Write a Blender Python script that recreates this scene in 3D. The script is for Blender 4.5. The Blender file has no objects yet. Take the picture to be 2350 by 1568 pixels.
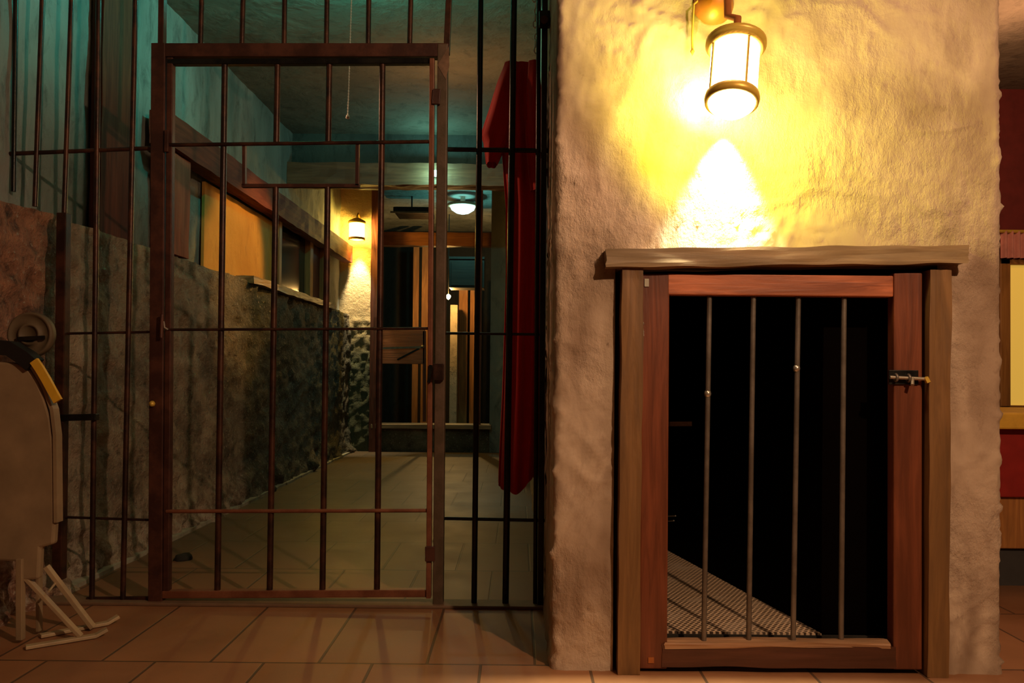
import bpy, math, random
from mathutils import Vector, Matrix, noise
random.seed(7)
S = bpy.context.scene
COL = S.collection
W, H, F = 2350.0, 1568.0, 1830.0
CAMZ = 0.90
# ------------------------------------------------------------------ camera
R = Matrix.Rotation(math.radians(91.0), 3, 'X') @ Matrix.Rotation(math.radians(0.55), 3, 'Z')
CAM = Vector((0, 0, CAMZ))
_d = R.transposed() @ Vector((0, 1, 0))
_u, _v = _d.x / -_d.z, _d.y / -_d.z
SHX = (_u * F - (1190 - W / 2)) / W          # straight-ahead goes to pixel (1190, 850)
SHY = (_v * F + (850 - H / 2)) / W
def ray(px, py):
    return R @ Vector(((px - W / 2) / F + SHX * W / F, -(py - H / 2) / F + SHY * W / F, -1.0))
def P(px, py, Y):
    d = ray(px, py); return CAM + d * (Y / d.y)
def PX(px, py, X):
    d = ray(px, py); return CAM + d * (X / d.x)
def PZ(px, py, z):
    d = ray(px, py); return CAM + d * ((z - CAMZ) / d.z)
cd = bpy.data.cameras.new('camera'); cam = bpy.data.objects.new('camera', cd); COL.objects.link(cam)
cd.sensor_width = 36; cd.lens = 36 * F / W; cd.shift_x = SHX; cd.shift_y = SHY; cd.clip_start = 0.02
cam.matrix_world = Matrix.Translation(CAM) @ R.to_4x4()
S.camera = cam
S.view_settings.view_transform = 'Standard'
S.view_settings.look = 'None'

# ------------------------------------------------------------------ mesh helpers
class MB:
    def __init__(s): s.v = []; s.f = []; s.sm = []
    def add(s, vs, fs, smooth=False):
        n = len(s.v); s.v += [Vector(v) for v in vs]
        s.f += [tuple(i + n for i in f) for f in fs]; s.sm += [smooth] * len(fs); return s
    def box(s, lo, hi):
        x0, y0, z0 = lo; x1, y1, z1 = hi
        return s.hexa([(x0, y0, z0), (x1, y0, z0), (x1, y1, z0), (x0, y1, z0), (x0, y0, z1), (x1, y0, z1), (x1, y1, z1), (x0, y1, z1)])
    def hexa(s, c):
        return s.add(c, [(3, 2, 1, 0), (4, 5, 6, 7), (0, 1, 5, 4), (1, 2, 6, 5), (2, 3, 7, 6), (3, 0, 4, 7)])
    def bar(s, p0, p1, w, d, up=(0, 1, 0)):
        """rectangular bar p0->p1; d along 'up', w across"""
        p0 = Vector(p0); p1 = Vector(p1); a = (p1 - p0).normalized(); u = Vector(up); u = (u - a * u.dot(a)).normalized(); r = a.cross(u)
        c = []
        for p in (p0, p1):
            for i, j in ((-1, -1), (1, -1), (1, 1), (-1, 1)): c.append(p + r * (i * w / 2) + u * (j * d / 2))
        return s.hexa(c)
    def cyl(s, p0, p1, r, n=14, r2=None, caps=True):
        p0 = Vector(p0); p1 = Vector(p1); a = (p1 - p0).normalized(); t = Vector((1, 0, 0)) if abs(a.x) < .8 else Vector((0, 1, 0))
        u = a.cross(t).normalized(); w = a.cross(u); r2 = r if r2 is None else r2
        vs = [p + (u * math.cos(2 * math.pi * k / n) + w * math.sin(2 * math.pi * k / n)) * q for p, q in ((p0, r), (p1, r2)) for k in range(n)]
        s.add(vs, [(k, (k + 1) % n, n + (k + 1) % n, n + k) for k in range(n)], True)
        if caps:
            s.add(vs[:n], [tuple(range(n - 1, -1, -1))]); s.add(vs[n:], [tuple(range(n))])
        return s
    def tube(s, pts, r, n=10):
        pts = [Vector(p) for p in pts]; rings = []; u = None
        for i, p in enumerate(pts):
            a = (pts[min(i + 1, len(pts) - 1)] - pts[max(i - 1, 0)]).normalized()
            if u is None:
                t = Vector((0, 0, 1)) if abs(a.z) < .8 else Vector((1, 0, 0)); u = a.cross(t).normalized()
            u = (u - a * u.dot(a)).normalized(); w = a.cross(u); q = r[i] if isinstance(r, (list, tuple)) else r
            rings.append([p + (u * math.cos(2 * math.pi * k / n) + w * math.sin(2 * math.pi * k / n)) * q for k in range(n)])
        vs = [v for g in rings for v in g]
        s.add(vs, [(i * n + k, i * n + (k + 1) % n, (i + 1) * n + (k + 1) % n, (i + 1) * n + k) for i in range(len(pts) - 1) for k in range(n)], True)
        s.add(rings[0], [tuple(range(n - 1, -1, -1))]); s.add(rings[-1], [tuple(range(n))]); return s
    def lathe(s, prof, o, axis=(0, 0, 1), n=32):
        o = Vector(o); a = Vector(axis).normalized(); t = Vector((1, 0, 0)) if abs(a.x) < .8 else Vector((0, 1, 0))
        u = a.cross(t).normalized(); w = a.cross(u)
        vs = [o + a * h + (u * math.cos(2 * math.pi * k / n) + w * math.sin(2 * math.pi * k / n)) * max(r, 1e-5) for r, h in prof for k in range(n)]
        return s.add(vs, [(i * n + k, i * n + (k + 1) % n, (i + 1) * n + (k + 1) % n, (i + 1) * n + k) for i in range(len(prof) - 1) for k in range(n)], True)
    def prism(s, poly, off):
        off = Vector(off); n = len(poly); a = [Vector(p) for p in poly]
        return s.add(a + [p + off for p in a], [tuple(range(n)), tuple(range(2 * n - 1, n - 1, -1))] + [(k, n + k, n + (k + 1) % n, (k + 1) % n) for k in range(n)])
    def torus(s, c, Rr, r, nrm=(0, 0, 1), n=20, m=8, stretch=(1, 1), along=None):
        c = Vector(c); a = Vector(nrm).normalized(); t = Vector(along) if along else (Vector((1, 0, 0)) if abs(a.x) < .8 else Vector((0, 1, 0)))
        u = (t - a * t.dot(a)).normalized(); w = a.cross(u); vs = []
        for i in range(n):
            th = 2 * math.pi * i / n; dr = u * math.cos(th) * stretch[0] + w * math.sin(th) * stretch[1]; dn = dr.normalized()
            for j in range(m):
                ph = 2 * math.pi * j / m; vs.append(c + dr * Rr + dn * (r * math.cos(ph)) + a * (r * math.sin(ph)))
        return s.add(vs, [(i * m + j, ((i + 1) % n) * m + j, ((i + 1) % n) * m + (j + 1) % m, i * m + (j + 1) % m) for i in range(n) for j in range(m)], True)
    def rough(s, p0, p1, w, d, amp, up=(0, 1, 0), n=24, seed=0, subs=4):
        """sawn timber p0->p1 with a slightly wandering, hewn section"""
        p0 = Vector(p0); p1 = Vector(p1); a = (p1 - p0).normalized(); u = Vector(up); u = (u - a * u.dot(a)).normalized(); r = a.cross(u)
        sec = []
        for (i0, j0), (i1, j1) in (((-1, -1), (1, -1)), ((1, -1), (1, 1)), ((1, 1), (-1, 1)), ((-1, 1), (-1, -1))):
            for k in range(subs):
                t = k / subs; sec.append((i0 + (i1 - i0) * t, j0 + (j1 - j0) * t))
        m = len(sec); vs = []; L = (p1 - p0).length
        for q in range(n + 1):
            c = p0 + (p1 - p0) * (q / n)
            for i, j in sec:
                v = c + r * (i * w / 2) + u * (j * d / 2); k = Vector((q / n * L * 7 + seed * 9.1, i * 1.3, j * 1.3))
                v += r * noise.noise(k) * amp + u * noise.noise(k + Vector((31, 7, 3))) * amp * .6
                if q in (0, n): v += a * noise.noise(k * 3) * amp
                vs.append(v)
        s.add(vs, [(q * m + k, q * m + (k + 1) % m, (q + 1) * m + (k + 1) % m, (q + 1) * m + k) for q in range(n) for k in range(m)])
        s.add(vs[:m], [tuple(range(m - 1, -1, -1))]); s.add(vs[-m:], [tuple(range(m))]); return s

def wpos(o):
    p = Vector((0, 0, 0))
    while o: p += o.location; o = o.parent
    return p
def obj(name, mb, mat, parent=None, bevel=0, seg=2, recalc=True):
    base = wpos(parent)
    me = bpy.data.meshes.new(name)
    me.from_pydata([tuple(v - base) for v in mb.v], [], mb.f)
    for p, f in zip(me.polygons, mb.sm): p.use_smooth = f
    if recalc:
        import bmesh
        bm = bmesh.new(); bm.from_mesh(me); bmesh.ops.recalc_face_normals(bm, faces=bm.faces); bm.to_mesh(me); bm.free()
    me.materials.append(mat)
    o = bpy.data.objects.new(name, me); COL.objects.link(o); o.parent = parent
    if bevel:
        b = o.modifiers.new('bevel', 'BEVEL'); b.width = bevel; b.segments = seg; b.limit_method = 'ANGLE'
    return o
def thing(name, label, cat, loc, group=None):
    o = bpy.data.objects.new(name, None); COL.objects.link(o); o.location = loc; o.empty_display_size = .1
    o['label'] = label; o['category'] = cat; o['kind'] = 'thing'
    if group: o['group'] = group
    return o
def tag(o, label, cat, group=None):
    o['label'] = label; o['category'] = cat; o['kind'] = 'thing'
    if group: o['group'] = group
    return o
def struct(o):
    o['kind'] = 'structure'; return o

# ------------------------------------------------------------------ materials
class N:
    def __init__(s, name):
        s.m = bpy.data.materials.new(name); s.m.use_nodes = True; s.t = s.m.node_tree; s.t.nodes.clear()
        s.out = s.n('ShaderNodeOutputMaterial'); s.b = s.n('ShaderNodeBsdfPrincipled'); s.l(s.b.outputs[0], s.out.inputs[0])
        s.tc = s.n('ShaderNodeTexCoord')
        g = s.n('ShaderNodeNewGeometry'); s.co = g.outputs['Position']
    def n(s, t, **k):
        x = s.t.nodes.new(t)
        for a, v in k.items(): setattr(x, a, v)
        return x
    def l(s, a, b): s.t.links.new(a, b)
    def scale(s, sx, sy, sz, off=(0, 0, 0)):
        m = s.n('ShaderNodeMapping'); m.inputs['Scale'].default_value = (sx, sy, sz); m.inputs['Location'].default_value = off; s.l(s.co, m.inputs[0]); return m.outputs[0]
    def noise(s, sc, det=6, rough=.55, vec=None, dist=0):
        x = s.n('ShaderNodeTexNoise'); x.inputs['Scale'].default_value = sc; x.inputs['Detail'].default_value = det; x.inputs['Roughness'].default_value = rough; x.inputs['Distortion'].default_value = dist
        s.l(vec or s.co, x.inputs['Vector']); return x.outputs['Fac']
    def ramp(s, fac, stops):
        r = s.n('ShaderNodeValToRGB'); e = r.color_ramp.elements
        while len(e) < len(stops): e.new(.5)
        for q, (p, c) in zip(e, stops): q.position = p; q.color = (*c, 1) if len(c) == 3 else c
        s.l(fac, r.inputs[0]); return r.outputs[0]
    def mix(s, f, a, b, mode='MIX'):
        x = s.n('ShaderNodeMix', data_type='RGBA', blend_type=mode)
        for inp, v in ((x.inputs['Factor'], f), (x.inputs['A'], a), (x.inputs['B'], b)):
            if hasattr(v, 'is_linked'): s.l(v, inp)
            else: inp.default_value = v if not isinstance(v, tuple) else (*v, 1)
        return x.outputs['Result']
    def mth(s, op, a, b=0.0):
        x = s.n('ShaderNodeMath', operation=op)
        for i, v in enumerate((a, b)):
            if hasattr(v, 'is_linked'): s.l(v, x.inputs[i])
            else: x.inputs[i].default_value = v
        return x.outputs[0]
    def bump(s, h, st, dist=.01):
        x = s.n('ShaderNodeBump'); x.inputs['Strength'].default_value = st; x.inputs['Distance'].default_value = dist
        s.l(h, x.inputs['Height']); s.l(x.outputs[0], s.b.inputs['Normal'])
    def set(s, col=None, rough=.6, metal=0, spec=None):
        if col is not None:
            if hasattr(col, 'is_linked'): s.l(col, s.b.inputs['Base Color'])
            else: s.b.inputs['Base Color'].default_value = (*col, 1)
        if hasattr(rough, 'is_linked'): s.l(rough, s.b.inputs['Roughness'])
        else: s.b.inputs['Roughness'].default_value = rough
        s.b.inputs['Metallic'].default_value = metal
        if spec is not None: s.b.inputs['Specular IOR Level'].default_value = spec
        return s.m

def plaster(name, c0, c1, c2, bump=.5, streak=(1, 1, .6), bsc=22):
    m = N(name); a = m.noise(1.7, 7, .62, m.scale(*streak), .6); b = m.noise(9, 8, .7, m.scale(1, 1, .45), .4); c = m.noise(55, 4, .6)
    col = m.mix(m.ramp(a, [(.36, (0, 0, 0)), (.66, (1, 1, 1))]), c0, c1)
    col = m.mix(m.ramp(b, [(.52, (0, 0, 0)), (.72, (.8, .8, .8))]), col, c2)
    mk = m.ramp(m.noise(2.6, 4, .5), [(.42, (.12, .12, .12)), (.60, (1, 1, 1))])
    h = m.mth('ADD', m.mth('MULTIPLY', m.mth('MULTIPLY', m.noise(bsc, 8, .68, m.scale(1, 1, .7), .8), 1.0), mk), m.mth('MULTIPLY', c, .10))
    m.bump(h, bump, .02); return m.set(col, .85, 0, .25)
def wood(name, c0, c1, axis, rough=.5, sc=1.0, spec=.4, bump=.35):
    m = N(name); s3 = [34 * sc] * 3; s3[axis] = 2.2 * sc
    a = m.noise(1, 6, .6, m.scale(*s3), 1.2); s4 = [7 * sc] * 3; s4[axis] = 1.1 * sc; b = m.noise(1, 4, .5, m.scale(*s4), 1.5)
    col = m.mix(m.ramp(a, [(.36, (0, 0, 0)), (.62, (1, 1, 1))]), c0, c1)
    col = m.mix(m.ramp(b, [(.46, (0, 0, 0)), (.7, (.75, .75, .75))]), col, tuple(x * .42 for x in c0))
    m.bump(a, bump, .004); return m.set(col, rough, 0, spec)
def iron(name, c0=(.028, .012, .008), c1=(.085, .03, .014), rough=.42, metal=.45):
    m = N(name); a = m.noise(11, 6, .65); b = m.noise(70, 4, .6)
    col = m.mix(m.ramp(a, [(.42, (0, 0, 0)), (.62, (1, 1, 1))]), c0, c1)
    m.bump(b, .25, .003); r = m.mth('ADD', m.mth('MULTIPLY', a, .25), rough - .12); return m.set(col, r, metal, .5)
def flat(name, c, rough=.6, metal=0, spec=.4, var=.25, sc=14):
    m = N(name); a = m.noise(sc, 5, .6); col = m.mix(m.ramp(a, [(.35, (0, 0, 0)), (.7, (1, 1, 1))]), c, tuple(x * (1 - var) for x in c))
    m.bump(a, .12, .004); return m.set(col, rough, metal, spec)
def glow(name, c, e):
    m = N(name); m.set(c, .5); m.b.inputs['Emission Color'].default_value = (*c, 1); m.b.inputs['Emission Strength'].default_value = e; return m.m
def shade_glass(name, c, e, k):
    """frosted glass: scatters its own glow, lets part of the bulb's light through"""
    m = N(name); em = m.n('ShaderNodeEmission'); em.inputs[0].default_value = (*c, 1); em.inputs[1].default_value = e
    tr = m.n('ShaderNodeBsdfTransparent'); mx = m.n('ShaderNodeMixShader'); mx.inputs[0].default_value = k
    m.l(tr.outputs[0], mx.inputs[1]); m.l(em.outputs[0], mx.inputs[2]); m.l(mx.outputs[0], m.out.inputs[0]); return m.m

def tan_plaster():
    m = N('tan_plaster')
    def ridged(sc, vec, det=7, rough=.6, dist=.5):
        x = m.n('ShaderNodeTexNoise'); x.noise_type = 'RIDGED_MULTIFRACTAL'; x.inputs['Scale'].default_value = sc; x.inputs['Detail'].default_value = det
        x.inputs['Roughness'].default_value = rough; x.inputs['Distortion'].default_value = dist; x.inputs['Gain'].default_value = 1.6; x.normalize = True; m.l(vec, x.inputs['Vector']); return x.outputs['Fac']
    up = m.scale(1.5, 1.5, .55); sl = m.n('ShaderNodeMapping'); sl.inputs['Rotation'].default_value = (0, math.radians(38), 0); sl.inputs['Scale'].default_value = (.7, 1, 2.2); m.l(m.co, sl.inputs[0]); sl = sl.outputs[0]
    a = m.noise(1.5, 6, .6, m.scale(1, 1, .7), .6); b = m.noise(4.2, 8, .72, up, .8); f = m.noise(60, 5, .65)
    p1 = m.ramp(m.noise(2.3, 4, .5, m.scale(1, 1, 1, (3, 1, 8))), [(.42, (0, 0, 0)), (.66, (1, 1, 1))]); p2 = m.ramp(m.noise(2.0, 4, .5, m.scale(1, 1, 1, (13, 4, 2))), [(.42, (0, 0, 0)), (.68, (1, 1, 1))])
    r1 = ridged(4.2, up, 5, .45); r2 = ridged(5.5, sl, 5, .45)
    col = m.mix(m.ramp(a, [(.36, (0, 0, 0)), (.64, (1, 1, 1))]), (.56, .415, .285), (.46, .33, .225))
    col = m.mix(m.ramp(b, [(.50, (0, 0, 0)), (.70, (.85, .85, .85))]), col, (.33, .225, .15))
    col = m.mix(m.ramp(b, [(.27, (.7, .7, .7)), (.42, (0, 0, 0))]), col, (.60, .47, .34))
    sp = m.noise(26, 6, .7, m.scale(1, 1, .6, (5, 5, 5)))
    col = m.mix(m.mth('MULTIPLY', m.ramp(sp, [(.60, (0, 0, 0)), (.67, (.8, .8, .8))]), p1), col, (.20, .125, .075))
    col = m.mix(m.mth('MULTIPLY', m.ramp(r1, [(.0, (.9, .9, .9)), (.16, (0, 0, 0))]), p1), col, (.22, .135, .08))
    h = m.mth('ADD', m.mth('MULTIPLY', m.mth('MULTIPLY', r1, p1), .8), m.mth('MULTIPLY', m.mth('MULTIPLY', r2, p2), .8))
    h = m.mth('ADD', h, m.mth('ADD', m.mth('MULTIPLY', f, .035), m.mth('MULTIPLY', m.mth('MULTIPLY', sp, p2), -1.0)))
    m.bump(h, .9, .026); return m.set(col, .85, 0, .25)
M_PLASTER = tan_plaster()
M_TEAL = plaster('grey_plaster', (.25, .255, .225), (.14, .15, .13), (.05, .052, .046), .7, (1, 1.6, .35))
M_CEIL = plaster('ceiling_plaster', (.24, .20, .145), (.17, .14, .10), (.09, .075, .055), .9, bsc=9)
M_BACK = plaster('ochre_plaster', (.42, .34, .24), (.30, .24, .16), (.12, .10, .07), .9)
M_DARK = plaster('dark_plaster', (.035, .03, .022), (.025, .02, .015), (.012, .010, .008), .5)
M_IRON = iron('rusty_iron'); M_IRONR = iron('red_brown_iron', (.05, .016, .010), (.10, .033, .018), .5, .25)
M_IRONB = iron('black_iron', (.012, .012, .011), (.028, .024, .018), .34, .6)
M_BARC = iron('grey_steel', (.13, .105, .08), (.19, .155, .12), .38, .4)
WDX = wood('lit_red_brown_wood_across', (.62, .19, .075), (.24, .065, .026), 0, .42)  # top rail wood, brighter: the lamplight on it is put into the colour
WDZ = wood('red_brown_wood_upright', (.21, .058, .023), (.125, .034, .013), 2, .42)
WJZ = wood('brown_wood_upright', (.24, .118, .038), (.165, .08, .026), 2, .55)
WLX = wood('pale_wood_across', (.31, .20, .095), (.22, .135, .06), 0, .6)
WBY = wood('dark_wood_along', (.17, .036, .018), (.10, .022, .012), 1, .75, 1, .15)
WBZ = wood('dark_wood_upright', (.16, .042, .024), (.10, .028, .016), 2, .6)
WBX = wood('dark_wood_across', (.30, .115, .05), (.20, .075, .034), 0, .55)
WPZ = wood('orange_plank_wood', (.46, .19, .045), (.30, .115, .028), 2, .6)

# stone wall: mottled, with the pillar's shadow put into the colour deeper in
m = N('rough_stone'); a = m.noise(3.1, 8, .65); b = m.noise(13, 8, .7); c = m.noise(1.2, 5, .6); g = m.noise(46, 5, .65)
col = m.mix(m.ramp(a, [(.36, (0, 0, 0)), (.64, (1, 1, 1))]), (.14, .098, .062), (.50, .37, .245))
sx = m.n('ShaderNodeSeparateXYZ'); m.l(m.co, sx.inputs[0])
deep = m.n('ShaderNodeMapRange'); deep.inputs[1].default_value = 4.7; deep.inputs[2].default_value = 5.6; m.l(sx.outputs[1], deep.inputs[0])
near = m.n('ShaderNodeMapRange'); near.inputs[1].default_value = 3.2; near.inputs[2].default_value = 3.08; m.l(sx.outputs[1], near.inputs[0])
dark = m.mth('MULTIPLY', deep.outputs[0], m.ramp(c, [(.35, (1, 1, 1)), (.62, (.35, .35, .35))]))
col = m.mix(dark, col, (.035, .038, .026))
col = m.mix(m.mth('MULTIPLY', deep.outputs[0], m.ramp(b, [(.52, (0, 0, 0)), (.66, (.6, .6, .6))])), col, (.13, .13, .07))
col = m.mix(m.mth('MULTIPLY', near.outputs[0], .9), col, m.mix(m.ramp(b, [(.38, (0, 0, 0)), (.62, (1, 1, 1))]), (.20, .08, .045), (.50, .225, .125)))
col = m.mix(m.ramp(g, [(.59, (0, 0, 0)), (.67, (.75, .75, .75))]), col, (.50, .41, .31))
zf = m.n('ShaderNodeMapRange'); zf.inputs[1].default_value = .30; zf.inputs[2].default_value = .03; m.l(sx.outputs[2], zf.inputs[0])
col = m.mix(m.mth('MULTIPLY', m.mth('MULTIPLY', zf.outputs[0], m.mth('SUBTRACT', 1.0, deep.outputs[0])), m.ramp(b, [(.46, (0, 0, 0)), (.56, (.8, .8, .8))])), col, (.62, .50, .38))
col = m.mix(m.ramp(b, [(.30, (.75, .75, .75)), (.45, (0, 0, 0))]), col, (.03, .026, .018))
m.bump(m.mth('ADD', b, m.mth('MULTIPLY', g, .7)), 1.0, .035); M_STONE = m.set(col, .75, 0, .35)

# floor tiles in running bond
YF = PZ(700, 1387, 0).y                     # fence
YW = PZ(1700, 1541, 0).y                    # front face of the plaster wall
TX = .3675 * CAMZ; y0 = PZ(1000, 1525, 0).y; y1 = PZ(1000, 1397, 0).y; TY = y1 - y0; jx = PZ(1018, 1400, 0).x
m = N('floor_tiles'); mp = m.n('ShaderNodeMapping'); mp.inputs['Location'].default_value = (-jx + TX * 40, -y0 + TY * 11, 0); m.l(m.co, mp.inputs[0])
br = m.n('ShaderNodeTexBrick'); br.inputs['Scale'].default_value = 1; br.inputs['Brick Width'].default_value = TX; br.inputs['Row Height'].default_value = TY; br.inputs['Mortar Size'].default_value = .005; br.inputs['Mortar Smooth'].default_value = .3
br.inputs['Color1'].default_value = (.33, .155, .07, 1); br.inputs['Color2'].default_value = (.25, .115, .054, 1); br.inputs['Mortar'].default_value = (.10, .055, .03, 1); m.l(mp.outputs[0], br.inputs['Vector'])
a = m.noise(3.5, 7, .65); b = m.noise(1, 5, .6, m.scale(3, 34, 3)); col = m.mix(m.ramp(a, [(.35, (.55, .55, .55)), (.65, (1, 1, 1))]), (.55, .47, .40), (1.1, 1.05, 1.0))
col = m.mix(1.0, br.outputs['Color'], col, 'MULTIPLY')
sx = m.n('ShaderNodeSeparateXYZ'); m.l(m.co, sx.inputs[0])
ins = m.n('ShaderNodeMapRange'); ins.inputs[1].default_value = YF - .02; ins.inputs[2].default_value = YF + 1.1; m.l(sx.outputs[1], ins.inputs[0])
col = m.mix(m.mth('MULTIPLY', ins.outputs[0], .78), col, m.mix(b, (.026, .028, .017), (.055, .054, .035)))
hm = m.mth('ADD', m.mth('MULTIPLY', br.outputs['Fac'], -1.2), m.mth('MULTIPLY', a, .5)); m.bump(hm, .35, .006)
M_FLOOR = m.set(col, m.mth('ADD', m.mth('MULTIPLY', a, .3), .36), 0, .4)

# perforated rubber mat
m = N('perforated_mat'); s_ = .0185
def wrap(off):
    ad = m.n('ShaderNodeVectorMath', operation='ADD'); m.l(m.co, ad.inputs[0]); ad.inputs[1].default_value = off
    mo = m.n('ShaderNodeVectorMath', operation='WRAP'); m.l(ad.outputs[0], mo.inputs[0]); mo.inputs[1].default_value = (s_ / 2, s_ * .866, 1); mo.inputs[2].default_value = (-s_ / 2, -s_ * .866, -1)
    mu = m.n('ShaderNodeVectorMath', operation='MULTIPLY'); m.l(mo.outputs[0], mu.inputs[0]); mu.inputs[1].default_value = (1, 1, 0)
    ln = m.n('ShaderNodeVectorMath', operation='LENGTH'); m.l(mu.outputs[0], ln.inputs[0]); return ln.outputs['Value']
dd = m.mth('MINIMUM', wrap((0, 0, 0)), wrap((s_ / 2, s_ * .866, 0)))
hole = m.ramp(m.mth('DIVIDE', dd, s_), [(.30, (0, 0, 0)), (.36, (1, 1, 1))])
a = m.noise(7, 6, .6); dust = m.ramp(a, [(.50, (0, 0, 0)), (.66, (1, 1, 1))])
col = m.mix(hole, (.06, .035, .02), (.62, .44, .28)); col = m.mix(m.mth('MULTIPLY', dust, .7), col, (.46, .35, .25))
m.bump(hole, .5, .004); M_MAT = m.set(col, .7, 0, .3)

M_CLOTH = N('red_cloth'); _a = M_CLOTH.noise(5, 4, .5); M_CLOTH.bump(M_CLOTH.noise(180, 3, .5), .15, .002)
M_CLOTH.b.inputs['Sheen Weight'].default_value = .15
M_CLOTH = M_CLOTH.set(M_CLOTH.mix(_a, (.60, .016, .007), (.45, .009, .005)), .8, 0, .2)
M_BRASS = flat('bronze', (.72, .46, .07), .4, .25); M_ORANGE = flat('copper_brown', (.42, .13, .03), .45, .2)
M_TAN = flat('tan_paint', (.34, .235, .13), .5, 0, .4, .35, 6); M_TANL = flat('pale_tan_paint', (.52, .37, .21), .45, 0, .4, .3, 9)
M_YEL = flat('yellow_tape', (.75, .42, .03), .5, 0, .4, .12, 30); M_BLK = flat('black_rubber', (.012, .011, .010), .5)
M_ZINC = flat('pale_zinc', (.62, .55, .42), .32, .8); M_CHAIN = flat('bright_chain', (.75, .72, .64), .35, .2)
M_WHITE = flat('white_string', (.6, .58, .5), .6); M_STRIP = flat('pale_mortar', (.42, .38, .29), .8, 0, .2, .4, 20)
M_ROCK = flat('dark_stone', (.03, .027, .022), .8, 0, .2, .4, 20)
M_RED = flat('red_panel', (.30, .02, .015), .45); M_GOLD = flat('yellow_board', (.75, .42, .05), .5); M_GREYF = flat('grey_plinth', (.05, .045, .04), .7)

# ------------------------------------------------------------------ layout numbers
XL = PZ(390, 1236, 0).x                    # face of the low stone wall on the left
XR = PZ(1265, 1527, 0).x                   # left corner of the plaster block
XE = P(2300, 900, YW).x                    # right corner of the plaster block
YB = PZ(960, 1037, 0).y                    # back of the cell block
XU = XL - .15                              # recessed wall above the ledge
ZL = PX(405, 586, XL).z                    # ledge height
ZC = 2.92; YX = 6.8                        # ceiling, crossbeam
print('LAYOUT', YF, YW, XL, XR, XE, YB, ZL)

# ------------------------------------------------------------------ floor, ceiling, walls
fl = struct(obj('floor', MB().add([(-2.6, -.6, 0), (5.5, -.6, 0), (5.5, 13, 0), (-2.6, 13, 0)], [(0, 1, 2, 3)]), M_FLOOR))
struct(obj('ceiling', MB().box((-2.6, -.6, ZC), (5.5, YB + .05, ZC + .1)), M_CEIL))
struct(obj('ceiling_rear', MB().box((-2.6, YB + .05, ZC + .12), (.4, 12.6, ZC + .22)), M_TEAL))

def fr(p, o=1.0, octs=5): return noise.fractal(p * o, 0.9, 2.1, octs)
def relief(p):
    w1 = noise.noise(p * 3.1); w2 = noise.noise(p * 3.1 + Vector((9, 2, 5)))
    d = fr(p, 1.4, 2) * .003
    mk = max(0.0, min(1.0, 2.6 * noise.noise(p * 2.3 + Vector((4, 4, 4))) + .35))       # trowelled patches
    mv = max(0.0, min(1.0, 2.6 * noise.noise(p * 1.9 + Vector((14, 3, 8))) + .25))
    q = Vector((p.x * 10 + w1 * 2.2 + p.z * 5, p.y * 10, p.z * 9 + w2 * 2.2))
    d += ((1 - abs(noise.noise(q))) ** 12) * .007 * mk                                  # slanting ridges
    q = Vector((p.x * 20 + w2 * 1.6, p.y * 17, p.z * 4 + w1))
    d += ((1 - abs(noise.noise(q))) ** 10) * .006 * mv                                  # upright drags
    d += fr(p, 30, 4) * .0016 * (.25 + mk)
    d += max(0, noise.noise(p * 60) - .5) * .018
    return d
path = []                                  # plan of the block: side passage, front face, right return
rc = .022
y = YB
while y > YF + 1.6: path.append((XR, y, -1, 0)); y -= .12
while y > YW + rc + .004: path.append((XR, y, -1, 0)); y -= .016
for k in range(6):
    t = math.pi / 2 * k / 5; path.append((XR + rc - rc * math.cos(t), YW + rc - rc * math.sin(t), -math.cos(t), -math.sin(t)))
x = XR + rc + .011
while x < XE - rc - .004: path.append((x, YW, 0, -1)); x += .0115
for k in range(6):
    t = math.pi / 2 * k / 5; path.append((XE - rc + rc * math.sin(t), YW + rc - rc * math.cos(t), math.sin(t), -math.cos(t)))
y = YW + rc + .02
while y < YW + 1.75: path.append((XE, y, 1, 0)); y += .03
jl0, jl1 = P(1418, 1000, YW).x, P(1467, 1000, YW).x
jr0, jr1 = P(2114, 1000, YW).x, P(2163, 1000, YW).x
zlint0, zlint1 = P(1800, 618, YW - .02).z, P(1800, 574, YW - .02).z
hx0, hx1, hz = jl0 - .008, jr1 - .02, zlint0 + .03
nz = 250; zs = [ZC * k / nz for k in range(nz + 1)]
vs = []; fs = []
for (x, y, nx, ny) in path:
    cs = 1.01 if (nx and ny) else 1.0
    for z in zs:
        p = Vector((x, y, z)); d = relief(p) * (.55 if cs > 1 else 1.0)
        if cs > 1: d += max(0, noise.noise(p * 34) - .22) * .02 + max(0, noise.noise(p * 70) - .3) * .016
        d += max(0, .05 - z) * .12 * (1 + noise.noise(p * 9))
        vs.append((x + nx * d, y + ny * d, z))
n1 = nz + 1
for i in range(len(path) - 1):
    inx = path[i][3] < -.99 and hx0 < (path[i][0] + path[i + 1][0]) / 2 < hx1
    for k in range(nz):
        if inx and zs[k] < hz: continue
        fs.append((i * n1 + k, (i + 1) * n1 + k, (i + 1) * n1 + k + 1, i * n1 + k + 1))
struct(obj('wall_right', MB().add(vs, fs, True), M_PLASTER, recalc=False))

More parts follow.
